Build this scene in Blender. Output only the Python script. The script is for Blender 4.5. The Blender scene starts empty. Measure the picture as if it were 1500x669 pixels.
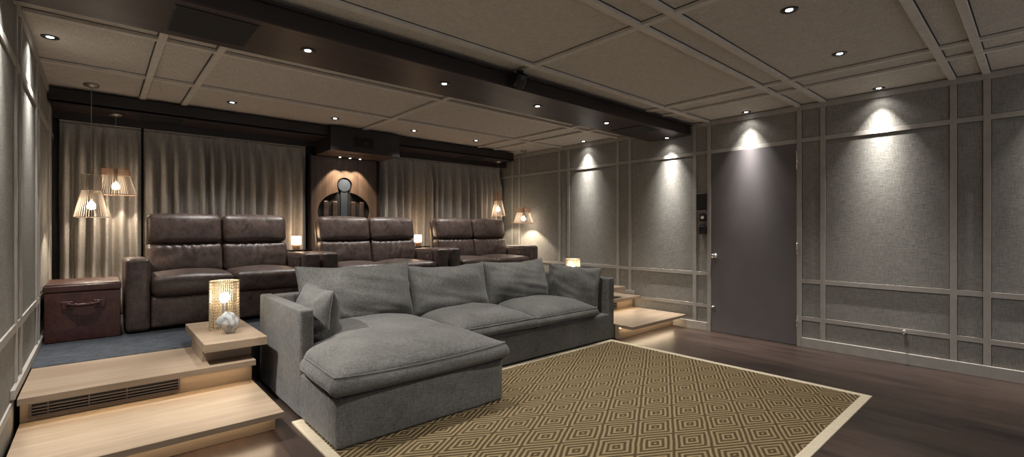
import bpy, bmesh, math, random
from mathutils import Vector, Matrix, noise
PI = math.pi
rnd = random.Random(7)
S = bpy.context.scene
COL = S.collection

# ------------------------------------------------------------------ camera, world, exposure
YAW = math.atan2(605, 685)
cam_d = bpy.data.cameras.new('camera'); cam = bpy.data.objects.new('camera', cam_d); COL.objects.link(cam)
cam_d.sensor_width = 36; cam_d.lens = 685 / 1500 * 36; cam_d.clip_start = .02
cam.location = (0, 0, 1.2); cam.rotation_euler = (PI / 2, 0, -YAW)
S.camera = cam
w = bpy.data.worlds.new('world'); S.world = w; w.use_nodes = True
bg = w.node_tree.nodes['Background']; bg.inputs[0].default_value = (.92, .95, 1, 1); bg.inputs[1].default_value = .3
S.view_settings.view_transform = 'Standard'; S.view_settings.look = 'None'
S.view_settings.gamma = 1; S.view_settings.exposure = 1.12
S.view_settings.use_curve_mapping = False
S.cycles.use_denoising = True
S.cycles.max_bounces = 8; S.cycles.diffuse_bounces = 5
S.cycles.sample_clamp_indirect = 4

WALL_WASH = 8.5      # W, downlights close to the walls
WALL_WIDE = 1.2
DOWN = 34            # W, downlights of the ceiling
LED = .55
COOL = (1, .975, .945); WARM = (1, .78, .52); AMBER = (1, .62, .33)

# ------------------------------------------------------------------ material helpers
class NT:
    def __init__(s, name, rough=.7, spec=.5, metal=0):
        s.m = bpy.data.materials.new(name); s.m.use_nodes = True; s.t = s.m.node_tree
        s.b = s.t.nodes['Principled BSDF']
        s.b.inputs['Roughness'].default_value = rough; s.b.inputs['Metallic'].default_value = metal
        s.b.inputs['Specular IOR Level'].default_value = spec
    def n(s, typ, **kw):
        x = s.t.nodes.new(typ)
        for k, v in kw.items(): setattr(x, k, v)
        return x
    def l(s, a, b): s.t.links.new(a, b)
    def co(s): return s.n('ShaderNodeTexCoord').outputs['Object']
    def math(s, op, a, b=None, clamp=False):
        x = s.n('ShaderNodeMath', operation=op); x.use_clamp = clamp
        for i, v in enumerate((a, b)):
            if v is None: continue
            if isinstance(v, (int, float)): x.inputs[i].default_value = v
            else: s.l(v, x.inputs[i])
        return x.outputs[0]
    def mapping(s, sc, rot=(0, 0, 0), src=None):
        x = s.n('ShaderNodeMapping'); x.inputs['Scale'].default_value = sc; x.inputs['Rotation'].default_value = rot
        s.l(src or s.co(), x.inputs[0]); return x.outputs[0]
    def noise(s, vec, scale=1, detail=2, rough=.5, dist=0):
        x = s.n('ShaderNodeTexNoise'); x.inputs['Scale'].default_value = scale; x.inputs['Detail'].default_value = detail
        x.inputs['Roughness'].default_value = rough; x.inputs['Distortion'].default_value = dist
        s.l(vec, x.inputs['Vector']); return x.outputs['Fac']
    def ramp(s, fac, stops):
        x = s.n('ShaderNodeValToRGB'); e = x.color_ramp.elements
        while len(e) < len(stops): e.new(.5)
        for i, (p, c) in enumerate(stops): e[i].position = p; e[i].color = (*c, 1)
        s.l(fac, x.inputs[0]); return x.outputs[0]
    def mix(s, fac, a, b, mode='MIX'):
        x = s.n('ShaderNodeMix', data_type='RGBA', blend_type=mode)
        for i, v in ((0, fac), (6, a), (7, b)):
            if isinstance(v, (int, float)): x.inputs[i].default_value = v
            elif isinstance(v, tuple): x.inputs[i].default_value = (*v, 1)
            else: s.l(v, x.inputs[i])
        return x.outputs[2]
    def bump(s, h, strength=.3, dist=.01):
        x = s.n('ShaderNodeBump'); x.inputs['Strength'].default_value = strength; x.inputs['Distance'].default_value = dist
        s.l(h, x.inputs['Height']); s.l(x.outputs[0], s.b.inputs['Normal'])
    def col(s, c):
        if isinstance(c, tuple): s.b.inputs['Base Color'].default_value = (*c, 1)
        else: s.l(c, s.b.inputs['Base Color'])
        return s.m
    def rough(s, r): s.l(r, s.b.inputs['Roughness'])

def mul(c, k): return tuple(x * k for x in c)

def fabric(name, c, axes, f=85, contrast=.35, bstr=.35, rough=.9):
    # woven grasscloth: long threads along both in-plane axes
    t = NT(name, rough, .2)
    a = [f * .1] * 3; b = [f * .1] * 3
    a[axes[0]] = f; b[axes[1]] = f
    n1 = t.noise(t.mapping(tuple(a)), 1, 3, .6); n2 = t.noise(t.mapping(tuple(b)), 1, 3, .6)
    n3 = t.noise(t.mapping((9, 9, 9)), 1, 3, .6)
    h = t.math('ADD', n1, n2)
    v = t.math('ADD', t.math('MULTIPLY', h, .45), t.math('MULTIPLY', n3, .1))
    cc = t.ramp(v, [(.36, mul(c, 1 - contrast)), (.5, c), (.64, mul(c, 1 + contrast))])
    t.bump(h, bstr, .004)
    return t.col(cc)

def wood(name, c1, c2, axis=0, rough=.35, f=40, spec=.5, bstr=.05, planks=None, coat=0):
    t = NT(name, rough, spec)
    sc = [f, f, f]; sc[axis] = 1.6
    n1 = t.noise(t.mapping(tuple(sc)), 1, 5, .65, .3)
    sc2 = [f / 6] * 3; sc2[axis] = .7
    n2 = t.noise(t.mapping(tuple(sc2)), 1, 2, .5, .6)
    v = t.math('ADD', t.math('MULTIPLY', n1, .55), t.math('MULTIPLY', n2, .5))
    c = t.ramp(v, [(.36, c1), (.68, c2)])
    if planks:
        pw, pax = planks
        sep = t.n('ShaderNodeSeparateXYZ'); t.l(t.co(), sep.inputs[0])
        p = t.math('DIVIDE', sep.outputs[pax], pw)
        idx = t.math('FLOOR', p); fr = t.math('FRACT', p)
        wn = t.n('ShaderNodeTexWhiteNoise', noise_dimensions='1D'); t.l(idx, wn.inputs['W'])
        k = t.math('ADD', t.math('MULTIPLY', wn.outputs[0], .3), .85)
        line = t.math('GREATER_THAN', fr, .02)
        k = t.math('MULTIPLY', k, t.math('ADD', t.math('MULTIPLY', line, .45), .55))
        comb = t.n('ShaderNodeCombineColor')
        for i in range(3): t.l(k, comb.inputs[i])
        c = t.mix(1.0, c, comb.outputs[0], 'MULTIPLY')
    t.bump(n1, bstr, .003)
    if coat: t.b.inputs['Coat Weight'].default_value = coat; t.b.inputs['Coat Roughness'].default_value = .15
    return t.col(c)

def plain(name, c, rough=.5, metal=0, spec=.5, var=.08, f=12):
    t = NT(name, rough, spec, metal)
    n = t.noise(t.mapping((f, f, f)), 1, 3, .6)
    return t.col(t.ramp(n, [(.3, mul(c, 1 - var)), (.7, mul(c, 1 + var))]))

def glow(name, c, strength):
    t = NT(name, .5)
    t.b.inputs['Emission Color'].default_value = (*c, 1); t.b.inputs['Emission Strength'].default_value = strength
    return t.col(c)

def leather(name, c1, c2, rough=.42):
    t = NT(name, rough, .5)
    n1 = t.noise(t.mapping((11, 11, 11)), 1, 6, .75, .7); n2 = t.noise(t.mapping((45, 45, 45)), 1, 3, .6)
    v = t.math('ADD', t.math('MULTIPLY', n1, .7), t.math('MULTIPLY', n2, .3))
    vor = t.n('ShaderNodeTexVoronoi'); vor.inputs['Scale'].default_value = 190; t.l(t.co(), vor.inputs[0])
    t.bump(t.math('ADD', t.math('MULTIPLY', vor.outputs['Distance'], .4), n2), .22, .003)
    t.rough(t.math('ADD', t.math('MULTIPLY', n1, .35), rough - .18))
    return t.col(t.ramp(v, [(.33, c1), (.7, c2)]))

def linen(name, c):
    t = NT(name, .95, .15)
    n1 = t.noise(t.mapping((260, 30, 30)), 1, 3, .7); n2 = t.noise(t.mapping((30, 260, 260)), 1, 2, .6)
    n3 = t.noise(t.mapping((4, 4, 4)), 1, 4, .6)
    h = t.math('ADD', n1, n2)
    v = t.math('ADD', t.math('MULTIPLY', h, .38), t.math('MULTIPLY', n3, .24))
    t.bump(h, .5, .004)
    t.b.inputs['Sheen Weight'].default_value = .25; t.b.inputs['Sheen Roughness'].default_value = .3
    return t.col(t.ramp(v, [(.38, mul(c, .58)), (.5, c), (.62, mul(c, 1.5))]))

def rug_mat():
    t = NT('sisal_weave', .9, .15)
    co = t.co(); sep = t.n('ShaderNodeSeparateXYZ'); t.l(co, sep.inputs[0])
    wob = t.math('MULTIPLY', t.math('SUBTRACT', t.noise(t.mapping((6, 6, 6)), 1, 2), .5), .012)
    X = t.math('ADD', sep.outputs[0], wob); Y = t.math('SUBTRACT', sep.outputs[1], wob)
    X = t.math('DIVIDE', t.math('SUBTRACT', X, 3.87 - .39 * 10), .39); Y = t.math('DIVIDE', t.math('SUBTRACT', Y, .955), .232)
    U = t.math('ADD', t.math('ADD', X, Y), .5); V = t.math('ADD', t.math('SUBTRACT', X, Y), .5)
    a = t.math('SUBTRACT', t.math('FRACT', U), .5); b = t.math('SUBTRACT', t.math('FRACT', V), .5)
    aa = t.math('ABSOLUTE', a); ab = t.math('ABSOLUTE', b)
    m = t.math('MAXIMUM', aa, ab)
    ring = t.math('ADD', t.math('MULTIPLY', t.math('COSINE', t.math('MULTIPLY', m, 2 * PI * 7.0)), .5), .5)
    big = t.math('GREATER_THAN', aa, ab)
    tt = t.math('ADD', t.math('MULTIPLY', big, b), t.math('MULTIPLY', t.math('SUBTRACT', 1, big), a))
    bead = t.math('ADD', t.math('MULTIPLY', t.math('COSINE', t.math('MULTIPLY', tt, 2 * PI * 21)), .5), .5)
    n = t.noise(t.mapping((150, 150, 150)), 1, 3, .7)
    h = t.math('ADD', t.math('MULTIPLY', ring, .72), t.math('MULTIPLY', t.math('MULTIPLY', bead, ring), .3))
    v = t.math('ADD', h, t.math('MULTIPLY', t.math('SUBTRACT', n, .5), .55))
    c = t.ramp(v, [(.05, (.07, .048, .023)), (.4, (.18, .13, .066)), (.95, (.40, .30, .16))])
    t.bump(v, 1.0, .012)
    return t.col(c)

def stone_mat():
    t = NT('pale_stone', .45, .5)
    n = t.noise(t.mapping((14, 14, 9)), 1, 5, .6, 1.2)
    t.bump(n, .3, .006)
    return t.col(t.ramp(n, [(.35, (.16, .17, .17)), (.5, (.42, .42, .40)), (.62, (.62, .58, .52)), (.75, (.75, .73, .69))]))

def carpet_mat():
    t = NT('blue_grey_carpet', 1, .1)
    n = t.noise(t.mapping((170, 170, 170)), 1, 3, .8); n2 = t.noise(t.mapping((14, 14, 14)), 1, 3, .6)
    v = t.math('ADD', t.math('MULTIPLY', n, .7), t.math('MULTIPLY', n2, .3))
    t.bump(n, .7, .006)
    return t.col(t.ramp(v, [(.35, (.028, .032, .038)), (.65, (.095, .104, .117))]))

WALLC = (.25, .237, .21)
M = dict(
    wallcloth=fabric('grasscloth_wall', WALLC, (1, 2), 170, .30),
    ceilcloth=fabric('grasscloth_ceiling', (.56, .51, .45), (0, 1), 150, .22),
    batten=plain('taupe_paint', (.36, .33, .29), .55),
    batten_ceiling=plain('ceiling_paint', (.62, .57, .50), .6),
    walnut=wood('walnut_beam', (.020, .013, .012), (.070, .047, .043), 0, .42, 60, .3),
    walnut_face=wood('walnut_dark', (.008, .005, .0045), (.024, .015, .013), 0, .5, 60),
    walnut_panel=wood('walnut_panel', (.055, .034, .024), (.15, .098, .07), 2, .45, 45),
    floor=wood('dark_floor', (.018, .012, .010), (.072, .046, .035), 1, .3, 16, .5, .04, (.19, 0)),
    oak=wood('light_oak', (.21, .148, .095), (.35, .265, .185), 0, .42, 30, .4, .03),
    carpet=carpet_mat(),
    curtain=fabric('curtain_linen', (.36, .325, .285), (0, 2), 220, .22, .2),
    leather=leather('aged_leather', (.022, .015, .012), (.155, .105, .088)),
    trunk=leather('trunk_leather', (.030, .010, .008), (.11, .042, .032), .36),
    linen=linen('grey_linen', (.125, .121, .110)),
    rug=rug_mat(),
    rugtape=fabric('rug_border_tape', (.55, .47, .34), (0, 1), 200, .15, .2),
    black=plain('black_plastic', (.006, .006, .007), .4),
    grille=plain('speaker_cloth', (.013, .011, .011), .85),
    vent=plain('bronze_grille', (.11, .09, .085), .4, .6),
    void=plain('duct_black', (.004, .004, .004), .9),
    painted_shadow=plain('painted_shadow_brown', (.03, .024, .02), .8),
    door=plain('door_paint', (.125, .112, .112), .45, 0, .5, .05, 5),
    chrome=plain('polished_chrome', (.8, .78, .75), .15, 1, .5, .03),
    nickel=plain('brushed_nickel', (.42, .37, .32), .3, 1),
    darkmetal=plain('dark_bezel', (.05, .048, .045), .35, .7),
    bulb=glow('bulb_glow', (1, .86, .68), 22),
    lens=glow('lamp_lens_glow', (.95, .97, 1), 5),
    candle=glow('candle_glass_glow', (1, .74, .45), 4.5),
    cord=plain('woven_cord', (.45, .38, .30), .8),
    string=plain('pale_string', (.62, .52, .42), .7),
    copper=plain('copper_string', (.42, .25, .16), .6),
    brass=plain('brass_chain', (.60, .50, .36), .4, .5, .5, .25, 160),
    amber=plain('amber_glass', (.35, .2, .1), .25),
    inset=plain('blue_grey_inset', (.03, .04, .056), .5),
    stone=stone_mat(),
    white=plain('white_plastic', (.6, .6, .58), .4),
    black_glass=plain('black_glass', (.008, .007, .006), .1),
)

# ------------------------------------------------------------------ mesh helpers
def link(name, bm, mat, parent=None, smooth=False):
    bmesh.ops.recalc_face_normals(bm, faces=bm.faces[:])
    me = bpy.data.meshes.new(name); bm.to_mesh(me); bm.free()
    if smooth:
        for p in me.polygons: p.use_smooth = True
    me.materials.append(M[mat] if isinstance(mat, str) else mat)
    o = bpy.data.objects.new(name, me); COL.objects.link(o)
    if parent: o.parent = parent
    return o

def tag(o, label, cat=None, group=None):
    o['label'] = label
    if cat: o['category'] = cat
    if group: o['group'] = group
    return o

def thing(name, label, cat, loc=(0, 0, 0), rz=0, group=None):
    o = bpy.data.objects.new(name, None); COL.objects.link(o)
    o.location = loc; o.rotation_euler = (0, 0, rz); o.empty_display_size = .1
    return tag(o, label, cat, group)

def struct(o): o['kind'] = 'structure'; return o

def bx(bm, x0, x1, y0, y1, z0, z1, bev=0, seg=2):
    r = bmesh.ops.create_cube(bm, size=1)
    vs = r['verts']
    for v in vs:
        v.co = Vector((x0 + (v.co.x + .5) * (x1 - x0), y0 + (v.co.y + .5) * (y1 - y0), z0 + (v.co.z + .5) * (z1 - z0)))
    if bev:
        es = list({e for v in vs for e in v.link_edges})
        bmesh.ops.bevel(bm, geom=es, offset=bev, segments=seg, profile=.5, affect='EDGES')
    return bm

def box(name, x0, x1, y0, y1, z0, z1, mat, parent=None, bev=0):
    return link(name, bx(bmesh.new(), x0, x1, y0, y1, z0, z1, bev), mat, parent)

def lathe(bm, prof, c=(0, 0, 0), n=24, ax='z'):
    rings = []
    for r, h in prof:
        ring = []
        for i in range(n):
            a = 2 * PI * i / n
            p = (r * math.cos(a), r * math.sin(a), h)
            if ax == 'x': p = (p[2], p[0], p[1])
            if ax == 'y': p = (p[0], p[2], p[1])
            ring.append(bm.verts.new(Vector(c) + Vector(p)))
        rings.append(ring)
    for a, b in zip(rings, rings[1:]):
        for i in range(n): bm.faces.new((a[i], a[(i + 1) % n], b[(i + 1) % n], b[i]))
    for r_, rev in ((rings[0], 1), (rings[-1], 0)):
        if (Vector(r_[0].co) - Vector(r_[n // 2].co)).length > 1e-4: bm.faces.new(r_[::-1] if rev else r_)
    return bm

def tube(bm, pts, r, n=6, closed=False):
    pts = [Vector(p) for p in pts]; N = len(pts); rings = []; up = None
    for i, p in enumerate(pts):
        if closed: d = pts[(i + 1) % N] - pts[i - 1]
        else: d = pts[min(i + 1, N - 1)] - pts[max(i - 1, 0)]
        if d.length < 1e-9: d = Vector((0, 0, 1))
        d.normalize()
        if up is None: up = Vector((0, 0, 1)) if abs(d.z) < .9 else Vector((1, 0, 0))
        s = d.cross(up)
        if s.length < 1e-4: s = d.cross(Vector((.3, 1, .2)))
        s.normalize(); u2 = s.cross(d); up = u2
        rr = r[i] if isinstance(r, (list, tuple)) else r
        rings.append([bm.verts.new(p + rr * (math.cos(2 * PI * k / n) * s + math.sin(2 * PI * k / n) * u2)) for k in range(n)])
    prs = list(zip(rings, rings[1:])) + ([(rings[-1], rings[0])] if closed else [])
    for a, b in prs:
        for k in range(n): bm.faces.new((a[k], a[(k + 1) % n], b[(k + 1) % n], b[k]))
    if not closed: bm.faces.new(rings[0][::-1]); bm.faces.new(rings[-1])
    return bm

def axis_pts(h, r, n):
    e = [h, h - .3 * r, h - .65 * r, h - r] if h > r else [h, h * .7, h * .4]
    inner = [-(h - r) + 2 * (h - r) * i / n for i in range(1, n)] if h > r else [0]
    return [-x for x in e] + inner + e[::-1]

def soft(bm, x0, x1, y0, y1, z0, z1, r=.03, n=(6, 6, 6), bulge=(0, 0, 0), fn=None):
    """rounded, slightly puffed box; bulge per axis; fn bends the finished point"""
    c = Vector(((x0 + x1) / 2, (y0 + y1) / 2, (z0 + z1) / 2)); h = ((x1 - x0) / 2, (y1 - y0) / 2, (z1 - z0) / 2)
    ax = [axis_pts(h[i], min(r, h[i] * .999), n[i]) for i in range(3)]
    cache = {}
    def vert(i, j, k):
        key = (i, j, k)
        if key in cache: return cache[key]
        p = Vector((ax[0][i], ax[1][j], ax[2][k]))
        q = Vector([max(-(h[a] - r), min(h[a] - r, p[a])) if h[a] > r else 0 for a in range(3)])
        d = p - q
        rr = [min(r, h[a]) for a in range(3)]
        if d.length > 1e-9:
            d.normalize(); p = q + Vector([d[a] * rr[a] for a in range(3)])
        t = [p[a] / h[a] for a in range(3)]
        for a in range(3):
            o1, o2 = (a + 1) % 3, (a + 2) % 3
            p[a] += bulge[a] * t[a] * (1 - t[o1] ** 2) * (1 - t[o2] ** 2)
        P = c + p
        if fn: P = fn(P, t)
        cache[key] = bm.verts.new(P); return cache[key]
    L = [len(a) for a in ax]
    def f(*ks):
        try: bm.faces.new([vert(*k) for k in ks])
        except ValueError: pass
    for i in range(L[0] - 1):
        for j in range(L[1] - 1):
            for k in (0, L[2] - 1): f((i, j, k), (i + 1, j, k), (i + 1, j + 1, k), (i, j + 1, k))
    for i in range(L[0] - 1):
        for k in range(L[2] - 1):
            for j in (0, L[1] - 1): f((i, j, k), (i + 1, j, k), (i + 1, j, k + 1), (i, j, k + 1))
    for j in range(L[1] - 1):
        for k in range(L[2] - 1):
            for i in (0, L[0] - 1): f((i, j, k), (i, j + 1, k), (i, j + 1, k + 1), (i, j, k + 1))
    return bm

def pillow(parent, name, mat, w_, h_, t_, mtx, seed=0, ear=.05, wr=.016, N=40, slump=0, label=None, pipe=.0045):
    """knife edged pillow: local x = width, y = height, z = thickness; piping runs along its seam"""
    def P(u, v, sgn):
        x = u * w_ / 2 * (1 - ear * (1 - v * v) * abs(u) ** 2); y = v * h_ / 2 * (1 - ear * 1.3 * (1 - u * u) * abs(v) ** 2)
        th = ((1 - abs(u) ** 2.6) * (1 - abs(v) ** 2.6))
        th = max(th, 0) ** .52
        z = sgn * t_ / 2 * th
        nz = noise.noise(Vector((u * 1.6 + seed, v * 1.6, seed * 3.1)))
        n2 = noise.noise(Vector((u * 1.2 + seed, v * 5.5 + u * 2.2, seed + 7 * sgn)))
        edge = min(1, th * 1.6)
        z += sgn * wr * edge * (nz * 1.2 + n2 * .5)
        crease = math.exp(-((abs(u) - .8) / .13) ** 2) * math.exp(-((v - .45) / .3) ** 2)
        z -= sgn * wr * .9 * edge * crease
        y += -slump * (1 - u * u) * (v + 1) / 2 + .008 * noise.noise(Vector((u * 3, seed, 1)))
        z += .014 * noise.noise(Vector((u * 1.3, v * 1.3, seed + 9)))
        return mtx @ Vector((x, y, z))
    bm = bmesh.new()
    gp = lambda i: math.sin(PI / 2 * (2 * i / N - 1))
    grids = []
    for sgn in (1, -1):
        grids.append([[bm.verts.new(P(gp(i), gp(j), sgn)) for j in range(N + 1)] for i in range(N + 1)])
    for g in grids:
        for i in range(N):
            for j in range(N): bm.faces.new((g[i][j], g[i + 1][j], g[i + 1][j + 1], g[i][j + 1]))
    bmesh.ops.remove_doubles(bm, verts=bm.verts[:], dist=.0008)
    o = link(name, bm, mat, parent, True)
    if label: o['label'] = label
    ring = [(gp(i), -1) for i in range(N)] + [(1, gp(i)) for i in range(N)] + [(-gp(i), 1) for i in range(N)] + [(-1, -gp(i)) for i in range(N)]
    link('piping', tube(bmesh.new(), [P(u, v, 1) for u, v in ring], pipe, 6, True), mat, o, True)
    return o

def boxcushion(parent, name, mat, out, zb, zt, crown, N=30, bulge=.02, seed=0, zfn=None, puff=.55):
    """boxed seat cushion: out(u,v) gives its outline, seam at zt, crown above it"""
    def T(u, v):
        x, y = out(u, v)
        k = max(0, (1 - abs(u) ** 3) * (1 - abs(v) ** 3)) ** puff
        z = zt + crown * k
        z += .011 * min(1, k * 1.5) * noise.noise(Vector((u * 2 + seed, v * 2, seed)))
        if zfn: z += zfn(u, v)
        return Vector((x, y, z))
    gp = lambda i: math.sin(PI / 2 * (2 * i / N - 1))
    bm = bmesh.new()
    g = [[bm.verts.new(T(gp(i), gp(j))) for j in range(N + 1)] for i in range(N + 1)]
    for i in range(N):
        for j in range(N): bm.faces.new((g[i][j], g[i + 1][j], g[i + 1][j + 1], g[i][j + 1]))
    ring = [(i, 0) for i in range(N)] + [(N, i) for i in range(N)] + [(N - i, N) for i in range(N)] + [(0, N - i) for i in range(N)]
    base = [g[i][j] for i, j in ring]; uv = [(gp(i), gp(j)) for i, j in ring]
    n = len(base); prev = base; ctr = sum((b.co for b in base), Vector()) / n
    top = [b.co.copy() for b in base]
    for s in (.15, .35, .55, .75, .9, 1):
        cur = []
        for k in range(n):
            t = top[(k + 1) % n] - top[k - 1]; nn = Vector((t.y, -t.x, 0))
            if nn.length > 1e-6: nn.normalize()
            bb = bulge * math.sin(PI * min(s, .93)) * (1 + .4 * noise.noise(Vector((k * .12, seed, s))))
            if s == 1: bb = -.04
            if s == .9: bb -= .012
            p = top[k] + nn * bb
            zlow = zb + (zfn(*uv[k]) * .5 if zfn else 0)
            p.z = top[k].z + (zlow - top[k].z) * s
            cur.append(bm.verts.new(p))
        for k in range(n): bm.faces.new((prev[k], prev[(k + 1) % n], cur[(k + 1) % n], cur[k]))
        prev = cur
    bm.faces.new(prev)
    o = link(name, bm, mat, parent, True)
    link('piping', tube(bmesh.new(), [p for p in top], .0065, 6, True), mat, o, True)
    return o

def light(kind, name, loc, energy, color, parent=None, rot=(0, 0, 0), **kw):
    d = bpy.data.lights.new(name, kind); d.energy = energy; d.color = color
    for k, v in kw.items(): setattr(d, k, v)
    o = bpy.data.objects.new(name, d); COL.objects.link(o); o.location = loc; o.rotation_euler = rot
    if parent: o.parent = parent
    return o

def copy_tree(o, parent=None):
    c = o.copy(); COL.objects.link(c); c.parent = parent
    for ch in list(o.children): copy_tree(ch, c)
    return c

# ------------------------------------------------------------------ room shell
XL, XR = -.33, 5.35           # faces of the wall battens
YB, YF = 6.42, -2.6
ZC = 2.44                     # face of the ceiling battens
PB = .011
FRONT = 3.03
struct(box('floor', XL - .15, XR + .15, YF, YB + .1, -.1, 0, 'floor'))
struct(box('ceiling', XL - .15, XR + .15, YF, YB + .1, ZC + .024, ZC + .1, 'ceilcloth'))
struct(box('wall_right', XR + PB, XR + .15, YF, YB + .1, 0, ZC + .024, 'wallcloth'))
struct(box('wall_left', XL - .15, XL - PB, YF, YB + .1, 0, ZC + .024, 'wallcloth'))
struct(box('wall_back', XL - PB, XR + PB, YB, YB + .1, 0, ZC + .024, 'walnut_face'))
ntrim = [0]
def trim(x0, x1, y0, y1, z0, z1, mat='batten', bev=.0015):
    ntrim[0] += 1
    o = struct(box('trim_%d' % ntrim[0], x0, x1, y0, y1, z0, z1, mat, None, bev))
    if z0 > 2.43 and min(x1 - x0, y1 - y0) < .06:      # dark strip that paints the shade line beside a ceiling batten
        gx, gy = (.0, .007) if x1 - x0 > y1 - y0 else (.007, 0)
        box('painted_shadow_strip', x0 - gx, x1 + gx, y0 - gy, y1 + gy, ZC + .0215, ZC + .0245, 'painted_shadow', o)
    elif z0 < 2.3 and x0 > 0 and z1 - z0 > .03:  # right wall: thin dark strip painting the shade along each batten
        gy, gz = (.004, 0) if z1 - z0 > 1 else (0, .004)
        box('painted_shadow_strip', XR + PB - .0015, XR + PB + .001, y0 - gy, y1 + gy, z0 - gz, z1 + gz, 'painted_shadow', o)
    return o
W2 = .0225
VY = [-1.10, -.90, .289, .487, 1.428, 1.635, 2.576, 2.753, 3.665, 3.861, 4.763, 4.95, 5.874, 6.05]
DOOR = (1.655, 2.555)
for y in VY:                                   # uprights
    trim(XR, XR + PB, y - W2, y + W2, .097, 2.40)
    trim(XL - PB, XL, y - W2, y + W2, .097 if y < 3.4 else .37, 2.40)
for x0, x1 in ((XR + .002, XR + PB), (XL - PB, XL - .002)):
    right = x0 > 0
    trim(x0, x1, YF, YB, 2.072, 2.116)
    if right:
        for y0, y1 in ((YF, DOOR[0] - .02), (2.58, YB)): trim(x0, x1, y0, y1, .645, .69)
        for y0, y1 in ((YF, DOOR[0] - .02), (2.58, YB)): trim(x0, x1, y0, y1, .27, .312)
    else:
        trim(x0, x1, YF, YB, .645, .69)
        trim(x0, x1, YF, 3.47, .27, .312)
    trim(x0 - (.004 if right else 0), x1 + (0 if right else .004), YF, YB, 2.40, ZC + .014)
# door frame uprights
trim(XR - .004, XR + PB, DOOR[0] - .042, DOOR[0] - .001, 0, 2.09)
trim(XR - .004, XR + PB, DOOR[1] + .001, DOOR[1] + .042, 0, 2.09)
def baseboard(name, *a): return struct(box(name, *a, 'batten', None, .003))
baseboard('baseboard_right', XR - .012, XR + PB, YF, DOOR[0] - .043, 0, .097)
baseboard('baseboard_right_rear', XR - .012, XR + PB, DOOR[1] + .043, 3.03, 0, .097)
baseboard('baseboard_left', XL - PB, XL + .012, YF, 2.84, 0, .097)
baseboard('baseboard_left_rear', XL - PB, XL + .008, 3.48, YB - .1, .322, .372)
baseboard('baseboard_right_platform', XR - .008, XR + PB, 3.60, YB - .1, .322, .372)
# ceiling battens
CY = [-1.10, -.90, .294, .493, 1.425, 1.645, 2.59, 3.665, 3.868, 4.91]
CX = [.314, .643, 2.51, 4.38, 4.70]
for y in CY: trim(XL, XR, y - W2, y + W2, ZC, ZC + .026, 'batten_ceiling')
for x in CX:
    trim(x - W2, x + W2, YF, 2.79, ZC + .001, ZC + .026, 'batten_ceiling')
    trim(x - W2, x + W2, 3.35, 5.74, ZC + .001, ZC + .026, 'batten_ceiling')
# dark timber beams
def part(name, x0, x1, y0, y1, z0, z1, mat, parent, bev=0): return box(name, x0, x1, y0, y1, z0, z1, mat, parent, bev)
beam = thing('ceiling_beam', 'wide dark walnut ceiling beam crossing the middle of the room', 'beam', (0, 0, 2.32))
part('soffit_board', XL, XR - .002, 2.80, 3.34, 0, .014, 'walnut', beam)
part('fascia', XL, XR - .002, 2.80, 2.816, .0142, .118, 'walnut_face', beam)
part('fascia', XL, XR - .002, 3.324, 3.34, .0142, .118, 'walnut_face', beam)
part('shadow_strip', XL, XR - .002, 2.775, 2.7995, .104, .118, 'walnut_face', beam)
bb = thing('rear_beam', 'dark walnut bulkhead along the ceiling in front of the curtains', 'beam', (0, 0, 2.32))
part('soffit_board', XL, XR - .25, 5.75, 6.19, 0, .014, 'walnut', bb)
part('fascia', XL, XR - .25, 5.75, 5.765, -.012, .118, 'walnut_face', bb)
part('end_cap', XR - .2495, XR - .235, 5.75, 6.19, -.012, .118, 'walnut_face', bb)
part('pelmet', XL, XR - .01, 6.19, 6.21, -.07, .118, 'walnut_face', bb)
part('backing_board', XL, XR - .01, 6.2105, 6.41, .02, .1, 'walnut_face', bb)

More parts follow.
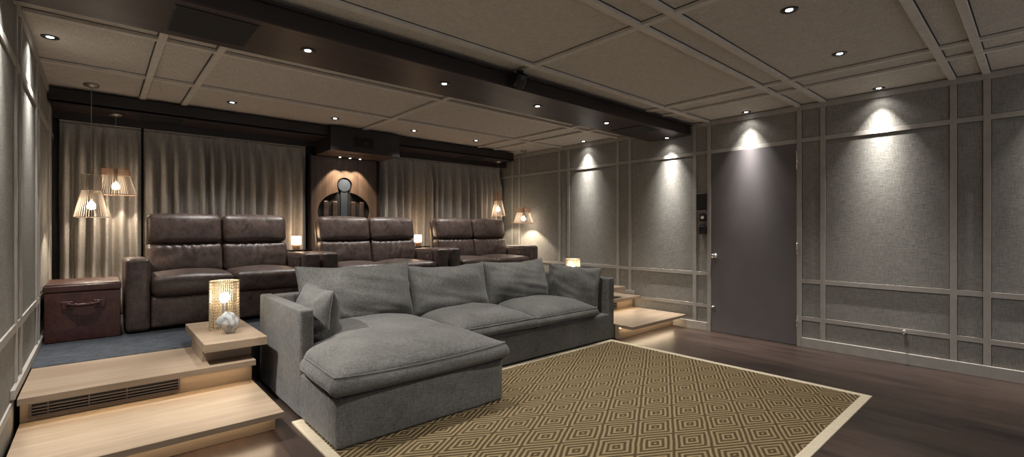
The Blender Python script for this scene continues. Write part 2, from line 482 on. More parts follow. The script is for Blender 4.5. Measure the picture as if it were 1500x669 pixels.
# platform and steps
pf = thing('carpeted_platform', 'raised seating platform covered in blue grey carpet', 'platform', (0, 0, 0))
part('carpet', XL + .002, XR - .002, 4.22, YB - .002, .29, .32, 'carpet', pf, .004)
part('platform_body', XL + .002, XR - .002, 4.20, YB - .002, .001, .2895, 'walnut_face', pf)
def slab(name, x0, x1, y0, y1, z0, z1, parent, mat='oak', bev=.002): return box(name, x0, x1, y0, y1, z0, z1, mat, parent, bev)
def step_pair(x0, x1, side, gx0, gx1):
    lo = thing('lower_step', 'low oak step with glowing underside on the %s of the sofa' % side, 'step', (x0, 2.85, 0))
    L = x1 - x0
    slab('tread', 0, L, 0, .775, .128, .16, lo)
    slab('riser', 0, L + (.0 if side == 'left' else 0), .18, .2, .001, .1275, lo)
    slab('end_panel', (L - .02) if side == 'left' else 0, L if side == 'left' else .02, .2005, .775, .001, .1275, lo)
    slab('led_strip', .01, L - .01, .165, .178, .119, .1272, lo, glow_strip, 0)
    light('AREA', 'led_light', (L / 2, .15, .122), LED, WARM, lo, (-.35, 0, 0), shape='RECTANGLE', size=L - .05, size_y=.02)
    up = thing('upper_step', 'oak step with bronze air grille on the %s, leading to the platform' % side, 'step', (x0, 3.49, .16))
    slab('tread', 0, L, 0, .705, .124, .16, up)
    slab('riser', 0, L, .115, .135, .0005, .1235, up)
    slab('end_panel', (L - .02) if side == 'left' else 0, L if side == 'left' else .02, .1355, .69, .0005, .1235, up)
    v = link('vent_grille', bx(bmesh.new(), gx0, gx1, .108, .1145, .022, .104, .001), 'void', up)
    b = bmesh.new()
    for z0, z1 in ((.0, .01), (.072, .082)): bx(b, gx0, gx1, .101, .1078, .022 + z0, .022 + z1)
    for a in (gx0, gx1 - .01): bx(b, a, a + .01, .101, .1078, .0321, .0939)
    link('frame', b, 'vent', v)
    b = bmesh.new()
    for k in range(3): bx(b, gx0 + .0101, gx1 - .0101, .102, .1078, .0405 + k * .0165, .0468 + k * .0165)
    for q in range(1, 4):
        a = gx0 + q * (gx1 - gx0) / 4 - (gx1 - gx0) / 7
        bx(b, a, a + .005, .0995, .1018, .0321, .0939)
    link('slats', b, 'vent', v)
    slab('led_strip', .01, L - .01, .09, .1, .116, .1232, up, glow_strip, 0)
    light('AREA', 'led_light', (L / 2, .075, .118), LED, WARM, up, (-.5, 0, 0), shape='RECTANGLE', size=L - .05, size_y=.015)
glow_strip = glow('led_strip_glow', (1, .8, .55), 2.5)
step_pair(XL + .013, .79, 'left', .035, .70)
step_pair(4.215, XR - .013, 'right', .03, .75)

def side_table(x0, x1, y0, y1, label, bl, br):
    t = thing('side_table', label, 'table', (x0, y0, .32))
    L = x1 - x0; D = y1 - y0
    slab('table_top', 0, L, 0, D, .085, .14, t, 'oak', .003)
    slab('plinth', bl, L - br, .14, .60, .0006, .0845, t, 'oak', .002)
    return t
side_table(.502, .869, 3.52, 4.40, 'square edged low oak side table at the left end of the grey sofa', .006, .07)
side_table(4.26, 5.05, 3.52, 4.40, 'low oak side table behind the right arm of the grey sofa', .05, .12)

# ------------------------------------------------------------------ door and wall fittings
d = struct(box('door_1', XR + .002, XR + .012, DOOR[0] + .002, DOOR[1] - .002, .006, 2.07, 'door', None, .002))
b = bmesh.new(); lathe(b, [(.026, 0), (.026, -.008), (.011, -.010), (.010, -.03), (.022, -.038), (.027, -.052), (.022, -.064), (.001, -.067)], (XR + .0019, 2.505, .885), 20, 'x')
link('door_handle', b, 'chrome', d, True)
b = bmesh.new(); lathe(b, [(.009, 0), (.009, -.02), (.012, -.022), (.012, -.032), (.001, -.034)], (XR + .0019, 2.52, .294), 14, 'x')
link('door_stop', b, 'white', d, True)
for z0, z1 in ((1.80, 2.0), (.94, 1.06), (.2, .31)):
    b = bmesh.new(); lathe(b, [(.007, z0), (.007, z1)], (XR - .009, DOOR[0] - .002, 0), 10)
    link('hinge', b, 'chrome', d, True)
tp = thing('control_screen', 'black wall control screen, topmost of three fittings beside the door', 'control panel', (XR, 2.66, 1.41))
part('screen', -.02, PB - .0005, -.062, .062, 0, .2, 'black', tp, .004)
part('bezel', -.024, -.0205, -.064, .064, .198, .206, 'nickel', tp)
part('bezel', -.024, -.0205, -.064, .064, -.006, .002, 'nickel', tp)
sw = thing('rotary_switch', 'small black rotary switch with a chrome dial under the control screen', 'switch', (XR, 2.645, 1.285))
part('plate', -.01, PB - .0005, -.04, .04, 0, .085, 'black', sw, .003)
b = bmesh.new(); lathe(b, [(.022, -.0101), (.02, -.03), (.001, -.031)], (0, 0, .045), 18, 'x'); link('dial', b, 'chrome', sw, True)
hd = thing('remote_holder', 'small black remote holder, lowest of three fittings beside the door', 'holder', (XR, 2.645, 1.135))
part('cradle', -.035, PB - .0005, -.04, .04, 0, .09, 'black', hd, .006)
part('remote', -.028, -.006, -.026, .026, .0905, .128, 'black_glass', hd, .004)
ds = thing('door_stop', 'small chrome door stop knob on the lower rail of the right wall', 'door stop', (XR, .80, .29))
b = bmesh.new(); lathe(b, [(.014, .0015), (.014, -.006), (.007, -.008), (.007, -.04), (.016, -.042), (.018, -.055), (.014, -.064), (.001, -.066)], (0, 0, 0), 16, 'x')
link('knob', b, 'chrome', ds, True)

# speaker grilles and projector
for (x0, x1, y0, y1, z, lab) in ((.285, .665, 2.86, 3.25, 2.32, 'large black speaker grille set into the left end of the ceiling beam'),
                                 (4.387, 4.76, 2.88, 3.25, 2.32, 'black speaker grille set into the right end of the ceiling beam'),
                                 (.31, .66, 5.87, 6.18, 2.32, 'black speaker grille in the bulkhead above the left curtain'),
                                 (4.25, 4.62, 5.87, 6.18, 2.32, 'black speaker grille in the bulkhead above the right curtain')):
    t = thing('speaker_grille', lab, 'speaker', (x0, y0, z - .006))
    L, D = x1 - x0, y1 - y0
    part('cloth', .006, L - .006, .006, D - .006, .001, .0055, 'grille', t)
    b = bmesh.new()
    for a in ((0, L, 0, .006), (0, L, D - .006, D), (0, .006, .0061, D - .0061), (L - .006, L, .0061, D - .0061)): bx(b, *a, 0, .0058)
    link('frame', b, 'black', t)

# central niche: timber panel with a recessed emblem, projector box above
pn = thing('emblem_panel', 'tall walnut panel between the curtains with a dark rounded cut-out emblem', 'wall panel', (2.516, 6.30, .32))
def emblem_outline(n=96, g=0):
    pts = []
    circ = ((0, 1.47, .105, 1), (0, 1.10, .28, 1.29), (0, 1.32, .075, 1))
    for i in range(n):
        a = 2 * PI * i / n; dx, dz = math.cos(a), math.sin(a); best = 0
        ox, oz = 0, 1.2
        for cx, cz, r, wx in circ:
            ex, ez, fx = (ox - cx) / wx, oz - cz, dx / wx; A_ = fx * fx + dz * dz; bq = ex * fx + ez * dz; cq = ex * ex + ez * ez - (r + g) ** 2
            D = bq * bq - A_ * cq
            if D > 0: best = max(best, (-bq + math.sqrt(D)) / A_)
        pts.append((ox + dx * best, oz + dz * best))
    return pts
b = bmesh.new()
pts = emblem_outline(); PW, Z0, Z1 = .463, .003, 1.835
fr, bk = [], []
outer = []
n = len(pts)
for (x, z) in pts:
    dx, dz = x, z - 1.2; s = min((PW / abs(dx)) if abs(dx) > 1e-6 else 1e9, ((Z1 - 1.2) if dz > 0 else (1.2 - Z0)) / abs(dz) if abs(dz) > 1e-6 else 1e9)
    outer.append((dx * s, 1.2 + dz * s))
VF = [b.verts.new((x, 0, z)) for x, z in pts]; VB = [b.verts.new((x, .035, z)) for x, z in pts]
OF = [b.verts.new((x, 0, z)) for x, z in outer]; OB = [b.verts.new((x, .035, z)) for x, z in outer]
for i in range(n):
    j = (i + 1) % n
    b.faces.new((VF[i], VF[j], OF[j], OF[i])); b.faces.new((VB[i], VB[j], OB[j], OB[i])); b.faces.new((VF[i], VF[j], VB[j], VB[i])); b.faces.new((OF[i], OF[j], OB[j], OB[i]))
corners = [(-PW, Z1), (PW, Z1), (-PW, Z0), (PW, Z0)]
for cx, cz in corners:   # close the corners the fan leaves open
    near = sorted(range(n), key=lambda i: (outer[i][0] - cx) ** 2 + (outer[i][1] - cz) ** 2)
    i0 = near[0]
    cand = [k for k in ((i0 - 1) % n, (i0 + 1) % n) if abs(outer[k][0] - outer[i0][0]) > 1e-4 and abs(outer[k][1] - outer[i0][1]) > 1e-4]
    if cand:
        k = cand[0]
        for V, y in ((OF, 0), (OB, .035)): b.faces.new((V[i0], V[k], b.verts.new((cx, y, cz))))
link('timber_face', b, 'walnut_panel', pn)
part('recess_back', -.44, .44, .0355, .045, .6, 1.8, 'void', pn)
b = bmesh.new(); lathe(b, [(.085, .012), (.088, .018), (.088, .035)], (0, 0, 1.47), 32, 'y'); 
bx(b, -.045, .045, .018, .035, 1.0, 1.40, .003)
link('emblem_inset', b, 'inset', pn)
for k in range(4):
    x = (-.25, -.13, .13, .25)[k]
    b = bmesh.new(); soft(b, x - .034, x + .034, .004, .034, .62, 1.25, .0149, (3, 2, 6)); link('upright_slat', b, 'walnut', pn, True)
for sx in (-1, 1):
    part('niche_side', sx * .47 - .006, sx * .47 + .006, -.08, .045, .003, 1.835, 'walnut_face', pn)

pb = thing('projector_box', 'dark walnut projector housing on the ceiling above the emblem panel', 'projector box', (2.545, 5.66, 2.15))
b = bmesh.new()
X0, X1, D = -.455, .455, .53
for a in ((X0, X1, 0, .015, 0, .289), (X0, X0 + .015, .0151, D, 0, .289), (X1 - .015, X1, .0151, D, 0, .289)): bx(b, *a)
link('housing', b, 'walnut_face', pb)
part('underside', X0 + .0151, X1 - .0151, .0151, D, 0, .012, 'walnut_panel', pb)
part('slot', X0 + .12, X1 - .25, .2, .22, -.002, -.0002, 'void', pb)
part('port_frame', -.17, .09, -.012, -.0005, .06, .20, 'black', pb, .003)
part('port_glass', -.155, .075, -.0145, -.0125, .072, .188, 'black_glass', pb)
b = bmesh.new(); lathe(b, [(.03, -.0146), (.028, -.03), (.018, -.03), (.016, -.022), (.001, -.022)], (-.035, 0, .12), 20, 'y'); link('lens', b, 'black', pb, True)
for i, x in enumerate((2.395, 2.53, 2.67)):
    t = thing('spotlight', 'tiny recessed spotlight under the projector housing, %s of three' % ('leftmost', 'middle', 'rightmost')[i], 'spotlight', (x, 6.155, 2.148), 0, 'spotlights over the emblem')
    b = bmesh.new(); lathe(b, [(.014, -.004), (.021, -.004), (.021, 0), (.014, 0)], n=16); link('bezel', b, 'nickel', t)
    b = bmesh.new(); lathe(b, [(.013, -.006), (.013, -.001)], n=16); link('lens', b, 'lens', t)
    light('SPOT', 'spot_light', (0, 0, -.012), 16, (1, .82, .6), t, (math.radians(10), 0, 0), spot_size=math.radians(72), spot_blend=.4, shadow_soft_size=.008)

# black spot projector hanging at the beam
t = thing('ceiling_spotlight', 'black cylinder spotlight fixed to the ceiling in front of the beam', 'spotlight', (2.485, 2.72, 2.44))
b = bmesh.new(); lathe(b, [(.03, 0), (.03, -.012)], n=20); link('mount', b, 'black', t)
b = bmesh.new(); lathe(b, [(.045, -.05), (.049, -.045), (.049, .05), (.045, .055), (.036, .055), (.034, .04), (.001, .04)], n=24)
o = link('barrel', b, 'black', t, True); o.location = (0, 0, -.075); o.rotation_euler = (math.radians(35), 0, 0)
b = bmesh.new(); lathe(b, [(.030, -.056), (.024, -.056), (.001, -.0565)], n=24)
o2 = link('lens', b, 'chrome', o, True)
b = bmesh.new(); lathe(b, [(.014, -.135), (.018, -.125), (.018, -.118)], n=14); link('knob', b, 'nickel', t, True)

# ------------------------------------------------------------------ downlights
def downlight(x, y, z, label, group, wash=None, spill=1, lobes=((67, .9, .3), (60, 5, 1), (40, 9, 1), (26, 7, 1)), aim=None):
    t = thing('ceiling_downlight', label, 'downlight', (x, y, z), 0, group)
    b = bmesh.new(); lathe(b, [(.020, -.0015), (.026, -.004), (.044, -.006), (.047, -.001), (.047, 0), (.020, 0)], n=24); link('bezel', b, 'darkmetal', t, True)
    b = bmesh.new(); lathe(b, [(.019, -.0035), (.019, -.0005)], n=24); link('lens', b, 'lens', t)
    if aim:     # added spot, not part of the fitting, to brighten the sofa arm
        q = (Vector(aim) - Vector((x, y, z))).to_track_quat('-Z', 'Y').to_euler()
        light('SPOT', 'added_arm_light', (.006, 0, -.012), 130, COOL, t, q, spot_size=math.radians(50), spot_blend=1, shadow_soft_size=.02)
    if wash is None:
        light('SPOT', 'spot_light', (0, 0, -.02), DOWN, COOL, t, spot_size=math.radians(105), spot_blend=.8, shadow_soft_size=.03)
    else:
        # the reflector's beam: a wide lobe, a medium one and a narrow bright core
        for deg, e, bl in lobes:
            light('SPOT', 'beam_light', (0, 0, -.012), WALL_WASH * wash * e, COOL, t, spot_size=math.radians(deg), spot_blend=bl, shadow_soft_size=.008)
        light('SPOT', 'spill_light', (0, 0, -.012), WALL_WIDE * spill, COOL, t, spot_size=math.radians(125), spot_blend=.7, shadow_soft_size=.012)
ZP = ZC + .0235
SOFTL = ((67, 1.1, .3), (60, 4.5, 1), (40, 3, 1))
for y, s in ((-.18, 'beside the nearest panel'), (.97, 'above the wide panel right of the door'), (2.12, 'above the grey door')):
    downlight(5.262, y, ZP, 'ceiling downlight washing the right wall ' + s, 'downlights washing the walls', 1)
downlight(5.262, 3.065, 2.3195, 'small downlight at the right end of the beam washing the wall', 'downlights washing the walls', 1)
downlight(5.262, 4.395, ZP, 'ceiling downlight washing the right wall beyond the beam', 'downlights washing the walls', 1)
for y, s in ((.97, 'near the camera'), (2.12, 'just before the beam')):
    downlight(-.242, y, ZP, 'ceiling downlight washing the left wall ' + s, 'downlights washing the walls', 1.2, 8, SOFTL)
downlight(-.242, 3.065, 2.3195, 'small downlight at the left end of the beam washing the wall', 'downlights washing the walls', .9, 5, SOFTL, (1.0, 3.25, .38))
downlight(-.242, 4.33, ZP, 'ceiling downlight at the left wall behind the beam, above the steps', 'downlights washing the walls', 1.3, 3, SOFTL)
for x, s in ((.985, 'nearest the left grille'), (2.0, 'left of its middle'), (3.01, 'right of its middle'), (4.037, 'just left of the right grille')):
    downlight(x, 3.055, 2.3195, 'recessed downlight in the dark beam, ' + s, 'downlights in the beam')
for x, s in ((1.0, 'over the left recliner'), (2.03, 'at the left corner of the projector housing'), (3.05, 'right of the projector housing'), (4.05, 'over the right recliner')):
    downlight(x, 5.365, ZP, 'rear ceiling downlight ' + s, 'downlights over the recliners')
for x, s in ((2.99, 'at the top edge of the picture'), (4.01, 'nearer the right wall')):
    downlight(x, .965, ZP, 'downlight in the large front ceiling panel, ' + s, 'downlights over the rug')
for x, s in ((.95, 'above the camera'), (1.97, 'in front of the chaise')):
    downlight(x, .965, ZP, 'front ceiling downlight ' + s, 'downlights over the rug')

# ------------------------------------------------------------------ curtains
def curtain(x0, x1, label, seed, gather=1.0):
    r = random.Random(seed); b = bmesh.new()
    zs = [2.245, 2.225, 2.205, 2.18, 2.13, 2.05, 1.9, 1.7, 1.5, 1.3, 1.1, .9, .7, .5, .335]
    folds = []; x = x0
    while x < x1:
        wd = r.uniform(.085, .17) * gather; folds.append((x, wd, r.uniform(.6, 1.15), r.uniform(-1, 1))); x += wd
    k = (x1 - x0) / (x - x0)
    folds = [(x0 + (f[0] - x0) * k, f[1] * k, f[2], f[3]) for f in folds]
    cols = []
    for fx, fw, fa, fs in folds:
        for q in range(10): cols.append((fx + fw * q / 10, q / 10, fa, fs))
    cols.append((x1, 1, folds[-1][2], 0))
    g = []
    for z in zs:
        row = []
        dn = (2.245 - z) / 1.9
        for cx, q, fa, fs in cols:
            s = .5 - .5 * math.cos(2 * PI * q)
            body = min(1, max(0, (2.2 - z) / .25))
            y = 6.335 - (.012 + .108 * fa * body) * s ** 1.1 - .006 * (1 - body) * math.sin(cx * 420)
            xx = cx + .018 * fs * dn * math.sin(q * PI) + .012 * noise.noise(Vector((cx * 6, z * 1.5, seed))) * body
            row.append(b.verts.new((max(x0 - .01, min(x1 + .01, xx)), y + .01 * noise.noise(Vector((cx * 9, z * 2, seed))) * body, z)))
        g.append(row)
    for a, c in zip(g, g[1:]):
        for i in range(len(a) - 1): b.faces.new((a[i], a[i + 1], c[i + 1], c[i]))
    t = thing('curtain', label, 'curtain', (0, 0, 0), 0, 'taupe curtains on the back wall')
    o = link('curtain_cloth', b, 'curtain', t, True)
    md = o.modifiers.new('cloth', 'SOLIDIFY'); md.thickness = .003
    bb_ = bmesh.new(); bx(bb_, x0, x1, 6.318, 6.326, 2.2465, 2.262); link('header_tape', bb_, 'curtain', t)
curtain(-.29, .335, 'short taupe pleated curtain behind the two left pendant lamps', 3)
curtain(.357, 2.01, 'wide taupe pleated curtain behind the left recliner', 11)
curtain(3.02, 5.30, 'long taupe pleated curtain to the right of the emblem panel', 5)

# ------------------------------------------------------------------ recliners
def make_recliner():
    t = thing('recliner_sofa', '', 'sofa', (0, 0, 0), 0, 'leather recliner sofas on the platform')
    Wd = 1.585; A = .168
    def lean(k, y0, z0):
        return lambda P, t_: Vector((P.x, P.y + (P.z - z0) * k, P.z))
    for sx in (0, 1):
        x0 = 0 if sx == 0 else Wd - A
        def af(P, t_):
            P = P.copy()
            if P.z > .5: P.z += .014 * math.cos(min(1, abs(P.y - .15) / .5) * PI / 2) - .02 * max(0, P.y - .55)
            return P
        b = bmesh.new(); soft(b, x0 + .002, x0 + A - .002, .0, .86, .012, .61, .034, (4, 10, 8), (.004, .006, .004), af)
        arm = link('arm', b, 'leather', t, True)
        xi = x0 + A if sx == 0 else x0; s = 1 if sx == 0 else -1
        b = bmesh.new(); soft(b, min(xi, xi + s * .012), max(xi, xi + s * .012), .12, .62, .40, .585, .006, (2, 6, 4), (0, 0, 0), None)
        link('arm_pad', b, 'leather', arm, True)
        b = bmesh.new(); lathe(b, [(.024, 0), (.024, s * .004), (.014, s * .006), (.012, s * .003), (.001, s * .003)], (xi + s * .0125, .24, .515), 18, 'x')
        link('recline_button', b, 'nickel', arm, True)
    SW = (Wd - 2 * A) / 2
    b = bmesh.new(); bx(b, A, Wd - A, .06, .84, .02, .30, .01); link('base', b, 'leather', t)
    for k in (0, 1):
        x0 = A + k * SW + .003; x1 = x0 + SW - .006; sd = 3 + k * 5
        def crease(P, t_, sd=sd):
            P = P.copy(); n = noise.noise(Vector((P.x * 5 + sd, P.y * 5, P.z * 5)))
            P.z += .006 * n; P.y += .004 * n; return P
        b = bmesh.new(); soft(b, x0, x1, .015, .07, .03, .285, .022, (8, 2, 6), (0, .010, 0), crease)
        link('footrest_panel', b, 'leather', t, True)
        b = bmesh.new(); soft(b, x0, x1, -.012, .66, .292, .468, .05, (10, 10, 4), (.0, .012, .03), crease)
        link('seat_cushion', b, 'leather', t, True)
        def wr(P, t_, x0=x0, x1=x1, sd=sd):
            P = P.copy(); u = (P.x - x0) / (x1 - x0); v = (t_[2] + 1) / 2
            if t_[1] < 0:   # gathered creases falling from the seam
                fade = max(0, v - .15) * math.exp(-((u - .5) / .33) ** 2)
                P.y += .0085 * fade * math.sin(u * 52 + 3 * math.sin(v * 3 + sd)) + .006 * noise.noise(Vector((u * 4, v * 4, sd)))
            P.y += (P.z - .45) * .20
            return P
        b = bmesh.new(); soft(b, x0, x1, .50, .67, .44, .735, .045, (44, 3, 10), (0, .028, 0), wr)
        link('back_cushion', b, 'leather', t, True)
        def hr(P, t_, sd=sd):
            P = P.copy(); P.y += (P.z - .45) * .20 + .006 * noise.noise(Vector((P.x * 5, P.z * 5, sd)))
            P.z += .008 * (1 - t_[0] ** 2) if t_[2] > 0 else 0
            return P
        b = bmesh.new(); soft(b, x0 + .002, x1 - .002, .49, .66, .738, 1.018, .05, (12, 3, 8), (0, .025, .006), hr)
        link('headrest', b, 'leather', t, True)
    b = bmesh.new(); soft(b, A + .01, Wd - A - .01, .665, .735, .06, .99, .03, (6, 2, 8), (0, .01, 0), lambda P, t_: Vector((P.x, P.y + max(0, P.z - .45) * .20, P.z)))
    link('back_panel', b, 'leather', t, True)
    b = bmesh.new()
    for x in (.05, Wd - .05):
        for y in (.08, .78): lathe(b, [(.02, .0005), (.022, .014)], (x, y, 0), 12)
    return t, b
rec, fb = make_recliner(); fb.free()
rec.location = (.163, 5.01, .32); rec['label'] = 'left of three brown leather recliner sofas, beside the trunk'
r2 = copy_tree(rec); r2.location = (1.772, 5.01, .32); r2['label'] = 'middle brown leather recliner sofa in front of the emblem panel'
r3 = copy_tree(rec); r3.location = (3.378, 5.01, .32); r3['label'] = 'right of three brown leather recliner sofas, nearest the right wall'

def lamp_shelf(x, label, label2):
    t = thing('lamp_stand', label, 'table', (x, 6.03, .32))
    part('shelf', -.15, .15, -.13, .13, .61, .625, 'black_glass', t, .002)
    part('column', -.05, .05, -.05, .05, .016, .6095, 'walnut_face', t, .003)
    part('foot', -.13, .13, -.11, .11, .0005, .0155, 'walnut_face', t, .002)
    l = thing('candle_lamp', label2, 'lamp', (x, 6.0, .9455), 0, 'small glowing lamps between the recliners')
    b = bmesh.new(); lathe(b, [(.034, 0), (.036, .004), (.036, .05), (.034, .055)], n=24); link('lamp_base', b, 'amber', l, True)
    b = bmesh.new(); lathe(b, [(.047, .058), (.053, .062), (.053, .158), (.048, .162)], n=24); link('lamp_shade', b, 'candle', l, True)
    light('POINT', 'candle_light', (0, 0, .20), .8, AMBER, l, shadow_soft_size=.04)
lamp_shelf(1.80, 'slim dark lamp stand between the left and middle recliners', 'small glowing glass lamp between the left and middle recliners')
lamp_shelf(3.475, 'slim dark lamp stand between the middle and right recliners', 'small glowing glass lamp between the middle and right recliners')

# ------------------------------------------------------------------ trunk
t = thing('leather_trunk', 'dark reddish brown leather trunk with a front handle at the left wall', 'trunk', (-.09, 5.0, .32))
b = bmesh.new(); soft(b, -.224, .224, 0, .56, .002, .385, .008, (4, 4, 4)); link('trunk_body', b, 'trunk', t, True)
b = bmesh.new(); soft(b, -.229, .229, -.005, .565, .387, .438, .008, (4, 4, 2)); lid = link('lid', b, 'trunk', t, True)
b = bmesh.new()
for k in range(6): bx(b, -.222, .222, .008 + k * .093, .085 + k * .093, .4385, .447, .003)
link('lid_slats', b, 'trunk', lid)
for sx in (-1, 1):
    b = bmesh.new()
    soft(b, sx * .093 - .036, sx * .093 + .036, -.012, -.001, .25, .315, .005, (3, 1, 3), (0, .002, 0))
    lathe(b, [(.016, -.012), (.016, -.03), (.011, -.036), (.001, -.037)], (sx * .085, 0, .292), 14, 'y')
    link('handle_mount', b, 'trunk', t, True)
b = bmesh.new(); P_ = []
for i in range(17):
    u = -1 + i / 8; P_.append((u * .083, -.032 - .012 * (1 - u * u), .291 - .006 * (1 - u * u)))
tube(b, P_, [.009 + .006 * (1 - abs(-1 + i / 8)) for i in range(17)], 10)
for u in (-.55, .55): lathe(b, [(.016, -.006), (.018, 0), (.016, .006)], (u * .083, -.041, .287), 12, 'x')
link('handle', b, 'trunk', t, True)

# ------------------------------------------------------------------ rug
rg = thing('rug', 'tan woven rug with a concentric diamond pattern and pale border', 'rug', (0, 0, 0))
RX0, RX1, RY0, RY1 = .89, 4.12, .797, 3.06
part('rug_weave', RX0 + .055, RX1 - .055, RY0 + .055, RY1 - .055, .0005, .0095, 'rug', rg)
b = bmesh.new()
for a in ((RX0, RX1, RY0, RY0 + .055), (RX0, RX1, RY1 - .055, RY1), (RX0, RX0 + .055, RY0 + .055, RY1 - .055), (RX1 - .055, RX1, RY0 + .055, RY1 - .055)):
    bx(b, *a, .0005, .0105)
link('border_tape', b, 'rugtape', rg)

# ------------------------------------------------------------------ sectional sofa
SX0, SX1, SY0, SYA, SY1 = .948, 4.195, 2.485, 3.075, 4.06
sf = thing('sectional_sofa', 'long grey linen sectional sofa with a chaise at its left end', 'sofa', (0, 0, .0115))
ZB = .275
b = bmesh.new()
def skew(P, t_):
    P = P.copy(); P.x += .004 * noise.noise(Vector((P.y * 3, P.z * 4, 1))); P.y += .004 * noise.noise(Vector((P.x * 3, P.z * 4, 5))); return P
soft(b, SX0, 2.112, SY0, SYA + .3, 0, ZB, .018, (10, 8, 4), (.004, .004, 0), skew)
soft(b, SX0 + .01, SX1 - .01, SYA, SY1 - .02, 0, ZB - .002, .018, (20, 8, 4), (.0, .004, 0), skew)
link('sofa_base', b, 'linen', sf, True)
ZA = .675
b = bmesh.new(); soft(b, SX0 - .003, SX0 + .082, SYA, SY1, .0, ZA, .016, (3, 10, 8), (.003, .003, .0), skew); link('arm', b, 'linen', sf, True)
b = bmesh.new(); soft(b, SX1 - .10, SX1 + .003, SYA - .003, SY1, .0, ZA - .02, .016, (3, 10, 8), (.003, .003, .0), skew); link('arm', b, 'linen', sf, True)
b = bmesh.new(); soft(b, SX0 + .083, SX1 - .101, SY1 - .15, SY1 - .002, .0, ZA - .005, .018, (24, 3, 8), (0, .003, 0), skew); link('sofa_back', b, 'linen', sf, True)
# thin piping on the arm edges
def chaise_out(u, v):
    y = 2.45 + (v + 1) / 2 * (3.80 - 2.45)
    xl, xr = .925, 2.098
    k = min(1, max(0, (y - 3.02) / .08)); k = k * k * (3 - 2 * k)
    xl = xl + k * (1.036 - xl)
    if y > 3.0: xr -= .02
    e = .035
    x = xl + (u + 1) / 2 * (xr - xl)
    x += -u * .028 * (1 - v * v) * abs(u) ** 3
    y += (.03 * (1 - u * u)) * (abs(v) ** 3) * (1 if v < 0 else -.3)
    return x, y
def chaise_z(u, v):
    f = max(0, -v) ** 3
    return .01 * f * (abs(u) ** 3) - .02 * (1 - u * u) * f + .02 * max(0, v)
boxcushion(sf, 'chaise_cushion', 'linen', chaise_out, ZB + .008, .392, .105, 40, .03, 2, chaise_z, .5)
def seat_out(x0, x1):
    def f(u, v):
        y = 3.035 + (v + 1) / 2 * (3.80 - 3.035); x = x0 + (u + 1) / 2 * (x1 - x0)
        x += -u * .02 * (1 - v * v) * abs(u) ** 3; y += .025 * (1 - u * u) * abs(v) ** 3 * (1 if v < 0 else 0)
        return x, y
    return f
sz = lambda u, v: -.008 * (1 - u * u) * max(0, -v) ** 3
boxcushion(sf, 'seat_cushion', 'linen', seat_out(2.12, 2.965), ZB + .003, .378, .105, 30, .024, 5, sz, .5)
boxcushion(sf, 'seat_cushion', 'linen', seat_out(2.985, 3.85), ZB + .003, .372, .105, 30, .024, 8, sz, .5)
def standing(x, y, z, tilt, yaw):
    # pillow local x=width, y=up, z=facing the camera side (-Y)
    return Matrix.Translation((x, y, z)) @ Matrix.Rotation(yaw, 4, 'Z') @ Matrix.Rotation(PI / 2 - tilt, 4, 'X')
bl = ('', '', '')
for (x0, x1, h, sd, top) in ((1.13, 2.09, .50, 1, .03), (2.08, 2.945, .47, 4, 0), (2.935, 3.80, .47, 6, 0)):
    pillow(sf, 'back_cushion', 'linen', x1 - x0, h, .27, standing((x0 + x1) / 2, 3.735, .385 + h / 2 + top / 2, math.radians(14), 0), sd, .035, .02, 40, .02)
def throw(name, label, x, y, z, w_, h_, t_, yaw, tilt, roll, seed):
    th = thing(name, label, 'cushion', (x, y, z))
    m = Matrix.Rotation(yaw, 4, 'Z') @ Matrix.Rotation(PI / 2 - tilt, 4, 'X') @ Matrix.Rotation(roll, 4, 'Z')
    pillow(th, 'pillow_cover', 'linen', w_, h_, t_, m, seed, .045, .020, 36, .0)
throw('throw_cushion', 'small grey linen cushion leaning on the left arm of the sofa', 1.165, 3.435, .575, .62, .42, .24, math.radians(88), math.radians(-6), math.radians(1), 12)
throw('throw_cushion', 'large grey linen cushion leaning on the right arm of the sofa', 3.965, 3.47, .535, .66, .50, .17, math.radians(-78), math.radians(7), math.radians(-2), 15)

# ------------------------------------------------------------------ beaded table lamps and the stone
def bead_lamp(x, y, label, z=.4605):
    t = thing('beaded_lamp', label, 'lamp', (x, y, z), 0, 'beaded table lamps')
    R_, H_ = .094, .352
    b = bmesh.new(); lathe(b, [(.070, 0), (.072, .004), (.072, .010), (.02, .012), (.016, .19), (.001, .191)], n=24); link('lamp_base', b, 'black', t, True)
    for sx in (-1, 1):
        b = bmesh.new(); bx(b, sx * .078 - .014, sx * .078 + .014, -.012, .012, .0125, .155, .002); link('side_post', b, 'black', t)
    b = bmesh.new()
    tube(b, [(R_ * math.cos(2 * PI * i / 32), R_ * math.sin(2 * PI * i / 32), H_) for i in range(32)], .004, 6, True)
    tube(b, [(R_ * math.cos(2 * PI * i / 32), R_ * math.sin(2 * PI * i / 32), .006) for i in range(32)], .003, 6, True)
    link('shade_ring', b, 'brass', t, True)
    b = bmesh.new(); n = 46
    for i in range(n):
        a = 2 * PI * i / n; rr = []; pp = []
        for k in range(35):
            z_ = H_ - (H_ - .006) * k / 34
            pp.append((R_ * math.cos(a), R_ * math.sin(a), z_)); rr.append(.0041 if k % 2 else .0022)
        tube(b, pp, rr, 5)
    link('bead_shade', b, 'brass', t)
    b = bmesh.new(); lathe(b, [(.001, .192), (.02, .196), (.032, .215), (.034, .235), (.026, .258), (.001, .268)], n=20); link('bulb', b, 'bulb', t, True)
    light('POINT', 'bulb_light', (0, 0, .30), .5, (1, .86, .7), t, shadow_soft_size=.03)
bead_lamp(.695, 4.0, 'beaded table lamp on the left side table behind the pale stone')
bead_lamp(4.50, 3.93, 'beaded table lamp on the right side table behind the sofa arm')
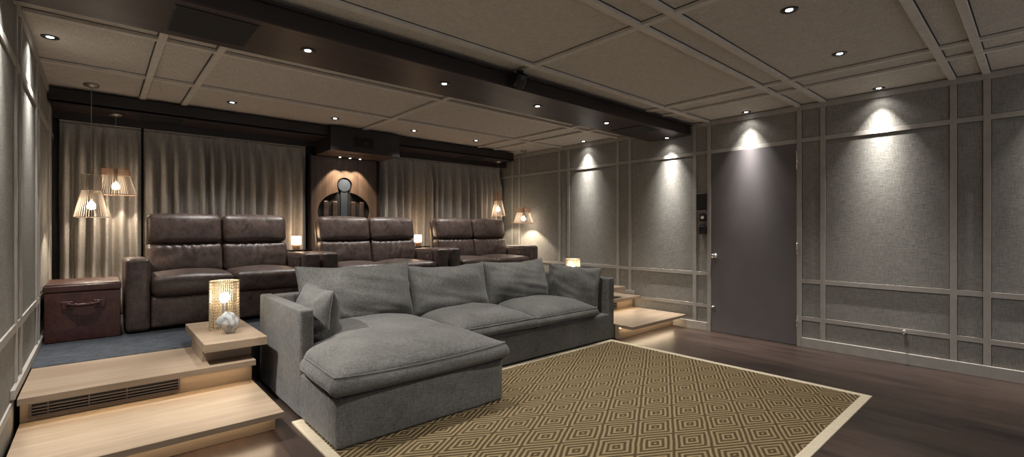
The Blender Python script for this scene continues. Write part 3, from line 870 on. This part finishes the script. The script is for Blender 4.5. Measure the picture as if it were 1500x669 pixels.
t = thing('pale_stone', 'rounded pale grey stone on the left side table in front of the lamp', 'stone', (.685, 3.80, .4605))
b = bmesh.new(); bmesh.ops.create_icosphere(b, subdivisions=5, radius=1)
for v in b.verts:
    p = v.co.copy(); d = 1 + .16 * noise.noise(p * 1.3 + Vector((3, 1, 2))) + .05 * noise.noise(p * 2.4 + Vector((9, 4, 2)))
    d -= .12 * math.exp(-((p - Vector((.3, -.8, .45))).length / .35) ** 2)
    f = 1 - .32 * max(0, -p.z - .1)
    q = Vector((p.x * .060 * d * f, p.y * .052 * d * f, p.z * .082 * d))
    q.x -= .022 * max(0, .5 - abs(p.z - .1)) * (1 if p.x < 0 else -.2) * 1.6
    q.x += .012 * (p.z < 0) * (-p.z)
    q.z = max(q.z + .076, 0.0)
    v.co = q
link('stone_body', b, 'stone', t, True)

# ------------------------------------------------------------------ pendants
def pendant(x, y, zc, zt, zw, zb_, rn, rb, label, neckmat, n1, n2, power):
    t = thing('pendant_lamp', label, 'pendant lamp', (x, y, zc), 0, 'string pendant lamps')
    b = bmesh.new(); lathe(b, [(.001, -.030), (.03, -.028), (.052, -.018), (.055, -.003), (.052, 0)], n=28); link('canopy', b, 'nickel', t, True)
    b = bmesh.new(); tube(b, [(0, 0, -.03), (0, 0, zt - zc + .03)], .0028, 6); link('cord', b, 'cord', t, True)
    def circ(r, z, rr=.0035, bm=None): return tube(bm, [(r * math.cos(2 * PI * i / 36), r * math.sin(2 * PI * i / 36), z) for i in range(36)], rr, 6, True)
    zt, zw, zb_ = zt - zc, zw - zc, zb_ - zc
    b = bmesh.new(); circ(rn, zt, .004, b); circ(rn, zw, .004, b); circ(rb, zb_, .0035, b)
    for a in range(3): tube(b, [(0, 0, zt + .03), (rn * math.cos(a * 2.094), rn * math.sin(a * 2.094), zt)], .002, 5)
    for a in range(4):
        ca, sa = math.cos(a * PI / 2), math.sin(a * PI / 2); tube(b, [(rn * ca, rn * sa, zt), (rn * ca, rn * sa, zw), (rb * ca, rb * sa, zb_)], .0026, 5)
    link('shade_frame', b, neckmat, t, True)
    b = bmesh.new()
    for i in range(n1):
        a = 2 * PI * i / n1; tube(b, [(rn * math.cos(a), rn * math.sin(a), zt), (rn * math.cos(a + .05), rn * math.sin(a + .05), zw)], .0024, 5)
    link('neck', b, neckmat, t)
    b = bmesh.new()
    for i in range(n2):
        a = 2 * PI * i / n2; tube(b, [(rn * math.cos(a), rn * math.sin(a), zw), (rb * math.cos(a), rb * math.sin(a), zb_)], .0022, 5)
    link('string_shade', b, 'string', t)
    zm = zb_ + (zw - zb_) * .42
    b = bmesh.new(); lathe(b, [(.014, zt + .0), (.014, zm + .035)], n=14); link('socket', b, 'nickel', t, True)
    b = bmesh.new(); lathe(b, [(.012, .035), (.026, .015), (.031, -.003), (.026, -.022), (.001, -.032)], (0, 0, zm), 20); link('bulb', b, 'bulb', t, True)
    light('SPOT', 'bulb_light', (0, 0, zm - .04), power * 2, (1, .84, .66), t, spot_size=math.radians(112), spot_blend=.25, shadow_soft_size=.02)
    light('POINT', 'glow_light', (0, 0, zm - .05), power * .12, (1, .84, .66), t, shadow_soft_size=.03)
pendant(-.05, 5.51, ZP, 1.667, 1.535, 1.299, .067, .118, 'narrow string pendant lamp, the lower of two by the left wall', 'cord', 40, 40, 5)
pendant(.123, 5.99, 2.32, 1.778, 1.722, 1.531, .108, .163, 'wide string pendant lamp, the higher of two by the left wall', 'copper', 60, 54, 5)
pendant(4.985, 5.99, 2.32, 1.80, 1.663, 1.41, .065, .118, 'narrow string pendant lamp in front of the right end of the curtain', 'copper', 40, 40, 5)
pendant(5.155, 5.555, ZP, 1.52, 1.46, 1.287, .108, .165, 'wide string pendant lamp hanging close to the right wall', 'copper', 60, 54, 8)
